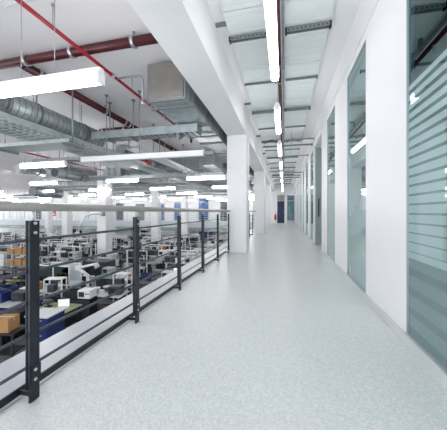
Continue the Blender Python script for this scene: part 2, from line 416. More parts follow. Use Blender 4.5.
# ------------------------------------------------------------------ tube lights
def tube_light(label, loc, rz, group, zc, tube_m, L=1.55, r=0.055):
    t = thing('ceiling_light', label, 'ceiling light', loc, rz, group)
    h = MB(); w = 0.062
    h.prism([(-0.028, 0.062), (-0.028, 0.10), (0.028, 0.10), (0.028, 0.062)], 'x', -L/2, L/2)
    h.build('housing', M_HOUSE, t)
    MB().cyl((-L/2+0.03, 0, 0), (L/2-0.03, 0, 0), r, 20).build('tube', tube_m, t)
    for s in (-1, 1):
        e = MB(); x = s*(L/2-0.014)
        e.box(x-0.014, x+0.014, -0.05, 0.05, -0.05, 0.066); e.build('end_cap', M_HOUSE, t, 0.004)
        MB().cyl((s*L*0.14, 0, 0.09), (s*L*0.14, 0, zc-loc[2]+0.01), 0.004, 8).build('hanger_rod', M_STRUTL, t)
    return t
c0 = None
for i in range(9):
    y = 3.02 + 2.6*i
    lab = 'lit tube light hanging in the corridor, %s of the row' % ORD[i]
    if c0 is None: c0 = tube_light(lab, (-0.127, y, 3.05), PI/2, 'tube lights along the corridor', ZC-0.03, M_TUBE)
    else: copy_thing(c0, (-0.127, y, 3.05), PI/2, lab)
h0 = None; HZ = 2.40
rows = [2.14 + 3.62*i for i in range(8)]
for ri, y in enumerate(rows):
    ci = 0
    for xi in range(10):
        x = -2.5 - 4.05*xi - (0.43 if xi == 0 and ri > 0 else 0)
        if ri == 1 and xi == 0: continue
        if x + 0.8 < -1.43*y or x - 0.8 > -0.2*y and x < -30: continue
        lab = 'lit tube light in the %s row across the hall, %s from the beam' % (ORD[ri], ORD[ci])
        ci += 1
        if h0 is None: h0 = tube_light(lab, (x, y, HZ), 0, 'tube lights across the hall', ZC, M_TUBEH, 1.55, 0.055)
        else: copy_thing(h0, (x, y, HZ), 0, lab)

# ------------------------------------------------------------------ corridor ceiling services
def strut(y, z, x0, x1, label, perforated):
    t = thing('ceiling_strut', label, 'ceiling strut', (0, y, z), 0, 'struts across the corridor ceiling')
    if perforated:
        q = MB()
        q.box(x0, x1, 0.0, 0.006, 0, 0.055); q.box(x0, x1, 0.006, 0.06, 0.049, 0.055); q.box(x0, x1, 0.054, 0.06, 0, 0.049)
        q.build('channel', M_STRUTL, t)
        q = MB(); n = int((x1-x0)/0.06)
        for i in range(n):
            xx = x0+0.03+i*(x1-x0-0.03)/n; q.box(xx, xx+0.028, -0.003, -0.0005, 0.018, 0.034)
        q.build('slot_row', M_BDARK, t)
        MB().box(x0-0.015, x0+0.01, -0.008, 0.07, -0.012, 0.06).build('end_clip', M_BDARK, t)
        MB().box(x1-0.01, x1+0.015, -0.008, 0.07, -0.012, 0.06).build('end_clip', M_BDARK, t)
        MB().box(x0, x1, 0.075, 0.11, 0.03, 0.075).build('cable_duct', M_STRUT, t)
    else:
        MB().box(x0, x1, 0, 0.03, 0.02, 0.06).build('channel', M_STRUT, t)
        MB().box(x1-0.012, x1+0.006, -0.004, 0.034, 0.0, 0.07).build('end_clip', M_BDARK, t)
    for xx in (x0+0.1, x1-0.1):
        MB().cyl((xx, 0.03, 0.05), (xx, 0.03, ZC-0.036-z), 0.005, 6).build('hanger_rod', M_STRUT, t)
    return t
ys = [2.32 + 1.47*i for i in range(16)]
for i, y in enumerate(ys):
    perf = (i % 2 == 1)
    z = 3.70 if perf else 3.71
    strut(y, z, -0.80, -0.16, '%s ceiling strut left of the corridor lights, %s from the camera' % ('slotted' if perf else 'thin grey', ORD[i]), perf)
    strut(y, z, -0.0+0.03, 0.63, '%s ceiling strut right of the corridor lights, %s from the camera' % ('slotted' if perf else 'thin grey', ORD[i]), perf)
sp = MB().cyl((-0.078, -1.0, 3.545), (-0.078, 25.4, 3.545), 0.033, 12).build('sprinkler_pipe', M_DRED)
tag(sp, 'slim red pipe running above the row of corridor lights', 'pipe')
for k in range(9):
    MB().cyl((-0.078, 4.3+2.6*k, 3.545), (-0.078, 4.3+2.6*k, 3.42), 0.014, 8).build('sprinkler_head', M_BOLT, sp)
    MB().box(-0.11, -0.045, 4.9+2.6*k, 4.93+2.6*k, 3.51, ZC-0.042).build('pipe_clip', M_STRUT, sp)
cd = MB().box(-0.035, 0.005, -1.0, 25.4, 3.58, 3.63).build('cable_conduit', M_GALVD)
tag(cd, 'grey conduit running beside the red corridor pipe', 'conduit')
for k in range(12):
    MB().box(-0.04, 0.012, 2.6+1.9*k, 2.65+1.9*k, 3.57, ZC-0.042).build('conduit_clip', M_STRUT, cd)
# crossing pipes reaching the right wall further down
for i, (y, z, rr) in enumerate(((8.75, 3.50, 0.022), (9.35, 3.46, 0.03), (10.9, 3.42, 0.02), (15.3, 3.38, 0.03), (16.4, 3.38, 0.03), (17.3, 3.36, 0.03))):
    q = MB().cyl((-0.75 if i in (1, 4) else 0.03, y, z), (0.99, y, z), rr, 10).build('cross_pipe', M_GALVD)
    tag(q, 'grey pipe crossing the corridor ceiling to the right wall, %s from the camera' % ORD[i], 'pipe', 'pipes crossing the corridor ceiling')
    for xx in (0.25, 0.6):
        MB().cyl((xx, y, z), (xx, y, ZC-0.035), 0.005, 6).build('hanger_rod', M_STRUT, q)
    MB().cyl((0.93, y, z), (0.99, y, z), rr*1.7, 12).build('wall_flange', M_STRUT, q)
for i, (xc, y) in enumerate(((-0.45, 9.1), (0.30, 9.1))):
    pts = [(xc-0.22+0.44*t/10, y, 3.50+0.12*math.sin(PI*t/10)) for t in range(11)]
    q = MB().path(pts, 0.012, 8).build('cable_loop', M_BDARK)  # free arching loop of black cable
    tag(q, 'black cable arching above the cross pipe %s of the lights' % ('left', 'right')[i], 'cable', 'cable loops under the ceiling')

# ------------------------------------------------------------------ hall ceiling services
def hangers(parent, pts, r=0.007, anchor=True):
    for x, y, z in pts:
        q = MB().cyl((x, y, z), (x, y, ZC), r, 8)
        if anchor: q.cyl((x, y, ZC-0.03), (x, y, ZC), 0.02, 10)
        q.build('hanger_rod', M_STRUTL, parent)
def clamps(parent, pts, r, axis):
    for x, y, z in pts:
        d = Vector((0.025, 0, 0)) if axis == 'x' else Vector((0, 0.025, 0))
        c = Vector((x, y, z)); MB().cyl(c-d, c+d, r, 16).build('pipe_clamp', M_BOLT, parent)
# thick red main across
zt = EYE+2.56
p = MB().cyl((-6.0, 3.42, zt), (-1.66, 3.42, zt), 0.070, 20).build('sprinkler_main', M_DRED)
tag(p, 'thick dark red pipe crossing the hall ceiling near the camera', 'pipe')
hangers(p, [(-3.30, 3.42, zt), (-2.2, 3.42, zt)])
clamps(p, [(-3.30, 3.42, zt), (-2.2, 3.42, zt), (-4.22, 3.42, zt)], 0.093, 'x')
MB().cyl((-1.70, 3.42, zt), (-1.64, 3.42, zt), 0.095, 20).build('pipe_cap', mat('pale_cap', (0.55, 0.5, 0.45), 0.5), p)
p = MB().cyl((-4.42, 3.50, zt), (-4.42, 20, zt), 0.075, 18).build('sprinkler_branch', M_DRED)
tag(p, 'dark red branch pipe running away down the hall', 'pipe')
hangers(p, [(-4.42, yy, zt) for yy in (4.1, 5.6, 7.6, 9.6, 11.6)])
clamps(p, [(-4.42, yy, zt) for yy in (3.8, 5.6, 6.4, 6.6, 7.6, 9.6, 11.6)], 0.088, 'y')
p = MB().cyl((-5.6, 6.9, zt-0.02), (-4.5, 6.9, zt-0.02), 0.07, 16).build('sprinkler_stub', M_DRED)
tag(p, 'short dark red pipe joining the branch pipe above the tray', 'pipe')
clamps(p, [(-4.75, 6.9, zt-0.02), (-5.5, 6.9, zt-0.02)], 0.085, 'x')
# slim red pipe
zr = EYE+2.40
p = MB().cyl((-2.93, 1.2, zr), (-2.93, 7.7, zr), 0.027, 14).build('sprinkler_line', M_RED)
tag(p, 'slim red pipe running under the thick red main', 'pipe')
hangers(p, [(-2.93, 2.72, zr), (-2.93, 4.5, zr), (-2.93, 6.0, zr)])
MB().path([(-2.93, 7.66, zr), (-2.93, 7.75, zr), (-2.93, 7.8, zr-0.05), (-2.93, 7.8, zr-0.16)], 0.04, 12).build('elbow', M_DRED, p)
clamps(p, [(-2.93, 3.9, zr), (-2.93, 5.2, zr)], 0.045, 'y')
p2 = MB().path([(-2.90, 4.02, zr), (-2.48, 4.02, zr), (-2.43, 4.02, zr-0.03), (-2.41, 4.02, zr-0.08), (-2.41, 4.02, 3.02)], 0.018, 10).build('drop_pipe', M_STRUTL, p)
p2['label'] = 'thin grey drop pipe beside the duct'
MB().cyl((-2.41, 4.02, 2.98), (-2.41, 4.02, 3.05), 0.03, 12).build('sprinkler_head', M_BOLT, p2)
# far red pipes
p = MB().cyl((-9.3, 3.0, 3.30), (-9.3, 14.5, 3.30), 0.03, 10).build('sprinkler_line', M_RED)
tag(p, 'slim red pipe far left under the hall ceiling', 'pipe')
hangers(p, [(-9.3, yy, 3.30) for yy in (8.0, 11.0, 14.0)])
p = MB().cyl((-12.2, 14.9, 3.32), (-2.5, 14.9, 3.32), 0.05, 12).build('sprinkler_main', M_RED)
tag(p, 'long red pipe crossing the hall ceiling in the distance', 'pipe')
hangers(p, [(x, 14.9, 3.32) for x in (-11.5, -9, -7.1, -4)])
p = MB().cyl((-26, 21.8, 3.32), (-5, 21.8, 3.32), 0.05, 10).build('sprinkler_main', M_RED)
tag(p, 'red pipe crossing the hall ceiling near the far wall', 'pipe')
hangers(p, [(x, 21.8, 3.32) for x in (-23, -18, -13, -9)])

# big rectangular duct beside the beam
t = thing('air_duct', 'large rectangular galvanised air duct beside the white beam', 'air duct', (-2.02, 4.10, 0))
zb, ztop = 3.09, 3.72
MB().box(-0.33, 0.33, 0.0, 0.04, zb, ztop).build('end_panel', M_DUCTBEIGE, t, 0.004)
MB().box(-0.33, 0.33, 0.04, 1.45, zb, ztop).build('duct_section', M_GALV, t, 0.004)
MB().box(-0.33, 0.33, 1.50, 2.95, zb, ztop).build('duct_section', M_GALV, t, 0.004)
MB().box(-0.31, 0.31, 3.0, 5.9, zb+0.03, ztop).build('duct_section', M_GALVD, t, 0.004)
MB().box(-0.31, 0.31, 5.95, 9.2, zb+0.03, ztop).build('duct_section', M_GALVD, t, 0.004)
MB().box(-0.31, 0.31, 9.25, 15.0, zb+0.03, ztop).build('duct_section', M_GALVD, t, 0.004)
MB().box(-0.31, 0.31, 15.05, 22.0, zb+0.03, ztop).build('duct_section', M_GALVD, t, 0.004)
for yy in (0.06, 1.475, 2.975, 5.92, 9.22, 15.02):
    MB().box(-0.36, 0.36, yy-0.03, yy+0.03, zb-0.03, ztop+0.02).build('flange', M_STRUTL if yy < 1 else M_GALVD, t)
for yy in (0.3, 2.2, 4.2, 7.0):
    MB().box(-0.42, 0.42, yy-0.02, yy+0.02, zb-0.062, zb-0.03).build('support_rail', M_STRUT, t)
    for s in (-0.40, 0.40):
        MB().cyl((s, yy, zb-0.06), (s, yy, ZC), 0.006, 8).build('hanger_rod', M_STRUTL, t)

# spiral round ducts
def spiral(name, a, b, r, label, m=M_GALV, rib=0.12):
    a, b = Vector(a), Vector(b); d = (b-a).normalized(); n = int((b-a).length/rib)
    o = MB().cyl(a, b, r, 24).build(name, m)
    tag(o, label, 'air duct')
    q = MB()
    for i in range(n):
        c = a + d*(i+0.5)*rib; q.cyl(c-d*0.006, c+d*0.006, r+0.006, 24)
    q.build('spiral_seam', M_GALVD, o)
    for s in (0.25, 0.75):
        c = a + (b-a)*s
        MB().cyl(c-d*0.02, c+d*0.02, r+0.018, 24).build('hanging_band', M_STRUT, o)
        MB().cyl((c.x, c.y, c.z+r), (c.x, c.y, ZC), 0.007, 8).build('hanger_rod', M_STRUTL, o)
    return o
spiral('spiral_duct', (-5.0, 3.55, 3.10), (-5.0, 6.1, 3.10), 0.23, 'round spiral air duct hanging left of the dark red branch pipe')
o = MB().cyl((-5.0, 2.2, 3.10), (-5.0, 3.5, 3.10), 0.27, 24).build('duct_silencer', mat('grey_green_duct', (0.42, 0.46, 0.44), 0.5, 0.2, 0.05, 4))
tag(o, 'wider grey green duct sleeve at the near end of the spiral duct', 'air duct')
MB().cyl((-5.0, 3.46, 3.10), (-5.0, 3.53, 3.10), 0.285, 24).build('collar', M_STRUT, o)
MB().cyl((-5.0, 3.0, 3.3), (-5.0, 3.0, ZC), 0.007, 8).build('hanger_rod', M_STRUTL, o)
spiral('spiral_duct', (-8.85, 8.3, 2.66), (-8.85, 9.9, 2.66), 0.19, 'round duct with dark open end hanging over the hall middle', M_GALV)
MB().cyl((-8.85, 8.28, 2.66), (-8.85, 8.32, 2.66), 0.17, 20).build('opening_shade', M_MDARK, COL.objects['spiral_duct.001'])  # dark disc painted as the shade inside the open duct end
spiral('spiral_duct', (-15.0, 12.5, 2.37), (-15.0, 14.5, 2.37), 0.30, 'short dull round duct hanging far left over the hall', M_GALVD)
spiral('spiral_duct', (-10.2, 7.9, 2.82), (-10.2, 9.0, 2.82), 0.17, 'short pale round duct left of the dark ended round duct', M_GALV)
spiral('spiral_duct', (-7.9, 11.6, 3.0), (-6.65, 11.6, 3.0), 0.20, 'round duct beside the grey box duct over the hall', M_GALV)
t = thing('air_duct', 'grey box duct with round duct beside it over the hall', 'air duct', (-8.4, 11.6, 2.55))
MB().box(-0.55, 0.45, -0.4, 0.4, 0, 0.75).build('casing', M_GALV, t, 0.01)
for x in (-0.2, 0.1): MB().box(x-0.02, x+0.02, -0.42, 0.42, -0.015, 0.765).build('flange', M_GALVD, t)
for x in (-0.5, 0.4): MB().cyl((x, 0, 0.74), (x, 0, ZC-2.55), 0.007, 8).build('hanger_rod', M_STRUTL, t)

p = MB().cyl((-4.62, 2.5, 2.785), (-4.62, 6.9, 2.785), 0.02, 12).build('sprinkler_line', M_DRED)
tag(p, 'thin dark red pipe running below the spiral duct', 'pipe')
hangers(p, [(-4.62, 3.2, 2.785), (-4.62, 5.0, 2.785)], 0.005)
# cable trays
def tray(label, p0, p1, w, z, h=0.10, m=M_GALV, brackets=(), white=False, rungs=True, posts=True):
    # p0,p1: (x,y); runs along X or Y
    L = math.hypot(p1[0]-p0[0], p1[1]-p0[1]); rz = math.atan2(p1[1]-p0[1], p1[0]-p0[0])
    t = thing('cable_tray', label, 'cable tray', (p0[0], p0[1], z), rz, 'cable trays under the hall ceiling')
    MB().box(0, L, -w/2, -w/2+0.006, 0, h).build('side_rail', m, t)
    MB().box(0, L, w/2-0.006, w/2, 0, h).build('side_rail', m, t)
    b = MB(); n = max(2, int(L/0.12))
    if rungs:
        for i in range(n): b.box(i*L/n, i*L/n+0.07, -w/2+0.006, w/2-0.006, 0.0, 0.008)
    else: b.box(0, L, -w/2+0.006, w/2-0.006, 0, 0.008)
    b.build('tray_floor', m, t)
    c = MB()
    for k in range(5):
        yy = -w/2+0.06+k*(w-0.12)/4
        c.path([(0.05+(L-0.1)*i/8, yy+random.uniform(-.02, .02), 0.03+random.uniform(0, .03)) for i in range(9)], 0.014, 6)
    c.build('cable_run', M_STRUT if not white else M_BGREY, t)['kind'] = 'stuff'
    for s in brackets:
        q = MB().cyl((s, 0, h*0.2), (s, 0, ZC-z), 0.014, 8).cyl((s, 0, ZC-z-0.02), (s, 0, ZC-z), 0.05, 12)
        q.build('ceiling_post', M_STRUTL, t)
        MB().box(s-0.025, s+0.025, -w/2-0.03, w/2+0.03, -0.035, 0.0).build('cantilever_arm', M_STRUTL, t)
    return t
t0 = tray('perforated steel tray crossing under the large duct toward the beam', (-4.6, 5.5), (-1.86, 5.5), 0.34, 2.88, 0.18, M_GALV, (0.4, 1.05, 2.15))
q = MB().prism([(-0.17, -0.18), (-0.17, 0.0), (0.17, 0.0)], 'x', 2.24, 2.30).build('tray_bracket', M_GALVD, t0)
tray('wide perforated tray hanging lowest at the left', (-4.7, 3.0), (-4.7, 7.4), 0.85, 2.56, 0.11, M_GALV, (1.0, 3.3), rungs=True)
tray('flat grey tray crossing beneath the wide perforated tray', (-6.1, 4.3), (-4.0, 4.3), 0.5, 2.44, 0.07, M_GALV, (0.2, 1.95), rungs=False)
tray('long tray leading away beside the dark red branch pipe', (-5.4, 6.6), (-5.4, 19.0), 0.5, 2.78, 0.1, M_GALV, (1.5, 4.0, 7.0, 10.0))
tray('white channel slanting away beneath the perforated tray', (-3.95, 6.0), (-3.95, 11.5), 0.36, 2.78, 0.09, M_BGREY, (1.2, 3.6), True, False)
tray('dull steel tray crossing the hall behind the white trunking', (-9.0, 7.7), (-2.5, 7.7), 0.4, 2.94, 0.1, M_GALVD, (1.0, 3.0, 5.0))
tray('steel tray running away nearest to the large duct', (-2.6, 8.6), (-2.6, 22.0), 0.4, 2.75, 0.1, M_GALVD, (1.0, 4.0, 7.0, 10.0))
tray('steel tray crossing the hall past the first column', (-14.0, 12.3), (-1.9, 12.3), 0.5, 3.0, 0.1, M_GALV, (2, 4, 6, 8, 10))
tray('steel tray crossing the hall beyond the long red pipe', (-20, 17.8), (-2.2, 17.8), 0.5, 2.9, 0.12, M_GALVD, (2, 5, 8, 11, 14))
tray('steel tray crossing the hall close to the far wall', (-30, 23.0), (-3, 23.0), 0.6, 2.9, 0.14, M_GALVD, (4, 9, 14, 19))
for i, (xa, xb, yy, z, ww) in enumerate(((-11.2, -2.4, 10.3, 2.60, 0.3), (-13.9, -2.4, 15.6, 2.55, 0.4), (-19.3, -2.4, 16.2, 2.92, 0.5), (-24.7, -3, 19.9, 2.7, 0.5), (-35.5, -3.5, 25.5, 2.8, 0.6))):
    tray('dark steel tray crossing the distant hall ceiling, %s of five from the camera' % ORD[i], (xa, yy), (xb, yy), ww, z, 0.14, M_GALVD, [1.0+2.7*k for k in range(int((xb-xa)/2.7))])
for i, (xx, ya, yb, z) in enumerate(((-6.4, 9.0, 24, 3.43), (-8.0, 12.6, 26, 3.43), (-3.3, 12.6, 26, 3.43), (-12.4, 11, 26, 3.43))):
    q = MB().box(xx-0.2, xx+0.2, ya, yb, z, z+0.3).build('air_duct', M_GALVD); tag(q, 'long dull duct running away under the hall ceiling, %s from the left' % ('third', 'second', 'fourth', 'first')[i], 'air duct', 'long ducts in the distance')
    for yy in (ya+0.6, (ya+yb)/2, yb-0.6):
        MB().box(xx-0.23, xx+0.23, yy-0.03, yy+0.03, z-0.03, z+0.33).build('flange', M_STRUT, q)
        MB().cyl((xx-0.24, yy, z), (xx-0.24, yy, ZC), 0.007, 6).cyl((xx+0.24, yy, z), (xx+0.24, yy, ZC), 0.007, 6).build('hanger_rod', M_STRUTL, q)
# white unlit trunking with bracket
t = thing('light_trunking', 'long white unlit trunking hanging across the hall', 'trunking', (-3.15, 5.12, 2.28))
MB().box(-1.52, 1.50, -0.05, 0.05, 0, 0.12).build('casing', M_HOUSE, t, 0.006)
MB().box(1.50, 1.52, -0.055, 0.055, -0.005, 0.125).build('end_cap', M_BGREY, t)
for x in (-0.85, 0.0, 0.62): MB().cyl((x, 0, 0.11), (x, 0, ZC-2.28), 0.008, 8).cyl((x, 0, ZC-2.31), (x, 0, ZC-2.28), 0.04, 10).build('hanger_rod', M_STRUTL, t)
MB().box(1.52, 1.72, -0.03, 0.03, 0.02, 0.09).build('wall_bracket', M_STRUT, t)
# red valve
t = thing('valve_assembly', 'bright red valve with pale flange among the ceiling trays', 'valve', (-5.15, 8.6, 3.02))
MB().cyl((0, -0.7, 0.02), (0, 0.55, 0.02), 0.07, 14).build('pipe_body', M_REDB, t)
MB().cyl((0, 0.1, 0.02), (0, 0.16, 0.02), 0.12, 14).cyl((0, -0.35, 0.02), (0, -0.29, 0.02), 0.12, 14).build('flange', M_REDB, t)
MB().cyl((0, 0.55, 0.02), (0, 0.75, 0.02), 0.10, 14).build('coupling', mat('pale_green_metal', (0.45, 0.55, 0.50), 0.4), t)
MB().cyl((0, -0.1, 0.02), (0, -0.1, ZC-3.02), 0.007, 8).build('hanger_rod', M_STRUTL, t)
# dark cross duct in the distance by the beam
t = thing('air_duct', 'dark cross duct under the hall ceiling behind the white trunking', 'air duct', (-5.0, 11.0, 3.0))
MB().box(-0.2, 2.45, -0.3, 0.3, 0, 0.55).build('duct_section', M_GALVD, t, 0.01)
for x in (0.5, 1.3, 2.1): MB().box(x-0.03, x+0.03, -0.33, 0.33, -0.03, 0.58).build('flange', M_STRUT, t)
for x in (0.3, 2.3): MB().cyl((x, 0, 0.5), (x, 0, ZC-3.0), 0.008, 8).build('hanger_rod', M_STRUTL, t)
# faint thin conduit on ceiling near camera
p = MB().cyl((-3.6, 2.6, ZC-0.008), (-2.0, 2.6, ZC-0.008), 0.008, 8).build('cable_conduit', M_BGREY)
tag(p, 'thin pale conduit fixed flat on the hall ceiling near the camera', 'conduit')

# ------------------------------------------------------------------ hall furniture
def bench_mesh(w, d, h, topm, legm, shelf=None, rail=True):
    def f(label, loc, rz, group=None, name='workbench'):
        t = thing(name, label, 'workbench', loc, rz, group)
        MB().box(-w/2, w/2, -d/2, d/2, h-0.04, h).build('benchtop', topm, t, 0.004)
        for sx in (-1, 1):
            for sy in (-1, 1):
                x, y = sx*(w/2-0.05), sy*(d/2-0.05)
                MB().box(x-0.025, x+0.025, y-0.025, y+0.025, 0, h-0.04).build('leg', legm, t)
        MB().box(-w/2+0.08, w/2-0.08, -d/2+0.05, d/2-0.05, 0.22, 0.25).build('lower_shelf', legm, t)
        if shelf:
            for sx in (-1, 1):
                x = sx*(w/2-0.04); MB().box(x-0.02, x+0.02, d/2-0.08, d/2-0.03, h, h+shelf).build('upright', M_ALU, t)
            MB().box(-w/2+0.02, w/2-0.02, d/2-0.34, d/2-0.02, h+shelf*0.5, h+shelf*0.5+0.025).build('upper_shelf', topm, t)
            MB().box(-w/2+0.02, w/2-0.02, d/2-0.10, d/2-0.03, h+shelf-0.05, h+shelf).build('lamp_rail', M_BWHITE, t)
        return t
    return f
def carton(label, loc, rz, w=0.5, d=0.36, h=0.32, group=None):
    t = thing('carton', label, 'box', loc, rz, group)
    MB().box(-w/2, w/2, -d/2, d/2, 0, h).build('box_body', M_CARD, t, 0.006)
    MB().box(-w/2-0.001, w/2+0.001, -0.03, 0.03, h*0.72, h+0.002).build('tape_strip', M_TAPE, t)
    return t
def crate(label, loc, rz, m, w=0.5, d=0.36, h=0.26, group=None):
    t = thing('storage_crate', label, 'crate', loc, rz, group)
    q = MB(); q.box(-w/2, w/2, -d/2, d/2, 0, 0.02)
    for a in ((-w/2, w/2, -d/2, -d/2+0.015), (-w/2, w/2, d/2-0.015, d/2), (-w/2, -w/2+0.015, -d/2+0.015, d/2-0.015), (w/2-0.015, w/2, -d/2+0.015, d/2-0.015)):
        q.box(*a, 0.02, h)
    q.build('crate_body', m, t)
    q = MB()
    for a in ((-w/2-0.015, w/2+0.015, -d/2-0.015, -d/2), (-w/2-0.015, w/2+0.015, d/2, d/2+0.015), (-w/2-0.015, -w/2, -d/2, d/2), (w/2, w/2+0.015, -d/2, d/2)):
        q.box(*a, h-0.03, h)
    q.build('rim', m, t)
    return t
def monitor(label, loc, rz, lit=False, group=None):
    t = thing('computer_monitor', label, 'monitor', loc, rz, group)
    MB().box(-0.26, 0.26, -0.02, 0.03, 0.12, 0.46).build('casing', M_MDARK, t, 0.008)
    MB().box(-0.24, 0.24, -0.024, -0.02, 0.14, 0.44).build('screen', M_SCRLIT if lit else M_SCREEN, t)
    MB().cyl((0, 0.02, 0.012), (0, 0.02, 0.2), 0.02, 10).build('stand', M_MDARK, t)
    MB().box(-0.12, 0.12, -0.08, 0.1, 0, 0.015).build('foot', M_MDARK, t)
    return t
def instrument(label, loc, rz, m, group=None):
    t = thing('test_instrument', label, 'instrument', loc, rz, group)
    MB().box(-0.24, 0.24, -0.2, 0.2, 0.02, 0.32).build('housing', m, t, 0.012)
    MB().box(-0.20, 0.02, -0.206, -0.2, 0.08, 0.26).build('display', M_SCREEN, t)
    for i, x in enumerate((0.08, 0.14, 0.2)):
        MB().cyl((x, -0.2, 0.2), (x, -0.222, 0.2), 0.02, 10).build('knob', M_BDARK, t)
    for sx in (-.18, .18): MB().box(sx-0.03, sx+0.03, -0.17, 0.17, 0, 0.02).build('foot', M_BDARK, t)
    return t
def machine(label, loc, rz, m, w=1.2, d=0.9, h=1.7, group=None):
    t = thing('production_machine', label, 'machine', loc, rz, group)
    MB().box(-w/2, w/2, -d/2, d/2, 0.08, h*0.52).build('base_cabinet', m, t, 0.012)
    MB().box(-w/2+0.03, w/2-0.03, -d/2+0.08, d/2-0.02, h*0.52, h).build('upper_housing', m, t, 0.02)
    MB().box(-w/2+0.12, w/2-0.35, -d/2+0.06, -d/2+0.08, h*0.58, h-0.12).build('viewing_window', M_SCREEN, t)
    c = MB().box(w/2-0.28, w/2-0.06, -d/2+0.03, -d/2+0.08, h*0.6, h-0.2).build('control_panel', M_MDARK, t)
    MB().cyl((w/2-0.17, -d/2+0.03, h*0.66), (w/2-0.17, -d/2+0.0, h*0.66), 0.03, 12).build('stop_button', M_REDB, c)
    for sx in (-1, 1):
        dd = MB().box(min(sx*0.01, sx*(w/2-0.04)), max(sx*0.01, sx*(w/2-0.04)), -d/2-0.012, -d/2, 0.14, h*0.48).build('door', M_BGREY, t)
        MB().box(sx*0.06-0.01, sx*0.06+0.01, -d/2-0.035, -d/2-0.012, h*0.3, h*0.4).build('handle', M_BDARK, dd)
    for sx in (-1, 1):
        for sy in (-1, 1): MB().cyl((sx*(w/2-.1), sy*(d/2-.1), 0), (sx*(w/2-.1), sy*(d/2-.1), 0.09), 0.03, 8).build('foot', M_BDARK, t)
    MB().cyl((w/2-0.15, d/2-0.2, h), (w/2-0.15, d/2-0.2, h+0.28), 0.028, 10).build('signal_lamp', M_BGREY, t)
    return t
def rack(label, loc, rz, w=1.2, d=0.5, h=1.7, m=M_BDARK, n=4, group=None):
    t = thing('storage_rack', label, 'rack', loc, rz, group)
    for sx in (-1, 1):
        for sy in (-1, 1):
            x, y = sx*(w/2-0.02), sy*(d/2-0.02)
            MB().box(x-0.02, x+0.02, y-0.02, y+0.02, 0, h).build('upright', m, t)
    for i in range(n):
        z = 0.15+i*(h-0.2)/(n-1); MB().box(-w/2, w/2, -d/2, d/2, z, z+0.03).build('shelf', m, t)
    return t
def chair(label, loc, rz, group=None):
    t = thing('work_chair', label, 'chair', loc, rz, group)
    MB().box(-0.22, 0.22, -0.22, 0.22, 0.46, 0.53).build('seat', M_CHAIR, t, 0.02)
    MB().box(-0.2, 0.2, 0.2, 0.25, 0.62, 1.02).build('backrest', M_CHAIR, t, 0.02)
    MB().box(-0.03, 0.03, 0.2, 0.24, 0.46, 0.66).build('back_support', M_BDARK, t)
    MB().cyl((0, 0, 0.08), (0, 0, 0.46), 0.025, 10).build('stem', M_BOLT, t)
    q = MB()
    for k in range(5):
        a = 2*PI*k/5; q.cyl((0, 0, 0.09), (0.28*math.cos(a), 0.28*math.sin(a), 0.05), 0.018, 8)
        q.cyl((0.28*math.cos(a), 0.28*math.sin(a)-0.012, 0.028), (0.28*math.cos(a), 0.28*math.sin(a)+0.012, 0.028), 0.028, 10)
    q.build('star_base', M_BDARK, t)
    return t

B_WHITE = bench_mesh(1.7, 0.8, 0.82, M_BWHITE, M_ALU, 1.28)
B_GREY = bench_mesh(1.7, 0.8, 0.82, M_BGREY, M_BDARK, 1.28)
B_SLATE = bench_mesh(1.7, 0.8, 0.85, M_BSLATE, M_BDARK, None)
bz = ZH+0.82

# -- near things, one by one
bench_mesh(0.8, 0.6, 0.80, M_BDARK, M_BDARK)('low black trolley table carrying the nearest cardboard box', (-7.35, 5.40, ZH), 0.25, name='trolley_table')
carton('large brown cardboard box on the black trolley, nearest the railing', (-7.38, 5.37, ZH+0.80), 0.25, 0.5, 0.4, 0.36)
t = thing('tool_cabinet', 'blue tool cabinet with pale grey top behind first post', 'cabinet', (-6.95, 6.2, ZH), 0.1)
MB().box(-0.36, 0.36, -0.33, 0.33, 0.04, 0.96).build('cabinet_body', M_CBLUE, t, 0.008)
MB().box(-0.38, 0.38, -0.35, 0.35, 0.96, 1.0).build('top', M_BGREY, t, 0.006)
for k in range(4):
    dw = MB().box(-0.33, 0.33, -0.345, -0.33, 0.09+k*0.215, 0.28+k*0.215).build('drawer', M_CBLUE, t)
    MB().box(-0.2, 0.2, -0.36, -0.345, 0.24+k*0.215, 0.26+k*0.215).build('drawer_pull', M_ALU, dw)
for sx in (-1, 1):
    for sy in (-1, 1): MB().cyl((sx*0.3, sy*0.27, 0), (sx*0.3, sy*0.27, 0.05), 0.035, 10).build('foot', M_BDARK, t)
bench_mesh(1.25, 0.8, 0.76, M_OLIVE, M_BDARK)('olive topped desk with a laptop behind the blue cabinet', (-7.5, 7.15, ZH), 0.05, name='desk')
t = thing('laptop', 'white screened laptop open on the olive desk', 'laptop', (-7.25, 7.1, ZH+0.76), 0.5)
MB().box(-0.18, 0.18, -0.14, 0.12, 0, 0.02).build('keyboard_base', M_BGREY, t, 0.004)
l = MB().box(-0.18, 0.18, 0.12, 0.135, 0.015, 0.27).build('lid', M_BGREY, t, 0.004)
MB().box(-0.165, 0.165, 0.115, 0.12, 0.03, 0.255).build('screen', emit('white_screen', (0.95, 0.97, 1), 0.5), l)
t = thing('work_lamp', 'round black lamp head on the olive desk', 'lamp', (-7.85, 7.1, ZH+0.76), 0)
MB().cyl((0, 0, 0), (0, 0, 0.03), 0.12, 20).build('base', M_BDARK, t)
MB().cyl((0, 0, 0.03), (0, 0, 0.16), 0.02, 10).build('stem', M_BDARK, t)
MB().cyl((0, 0, 0.15), (0, 0, 0.24), 0.19, 24, 0.10).build('lamp_shade', M_MDARK, t)
crate('blue crate left on the floor bench beside the camera-side trolley', (-9.9, 6.98, ZH+0.82), 0.2, M_CBLUE, 0.62, 0.42, 0.34)
crate('second blue crate behind the first one at far left', (-10.3, 7.6, ZH+0.82), -0.1, M_CBLUE, 0.6, 0.42, 0.34)
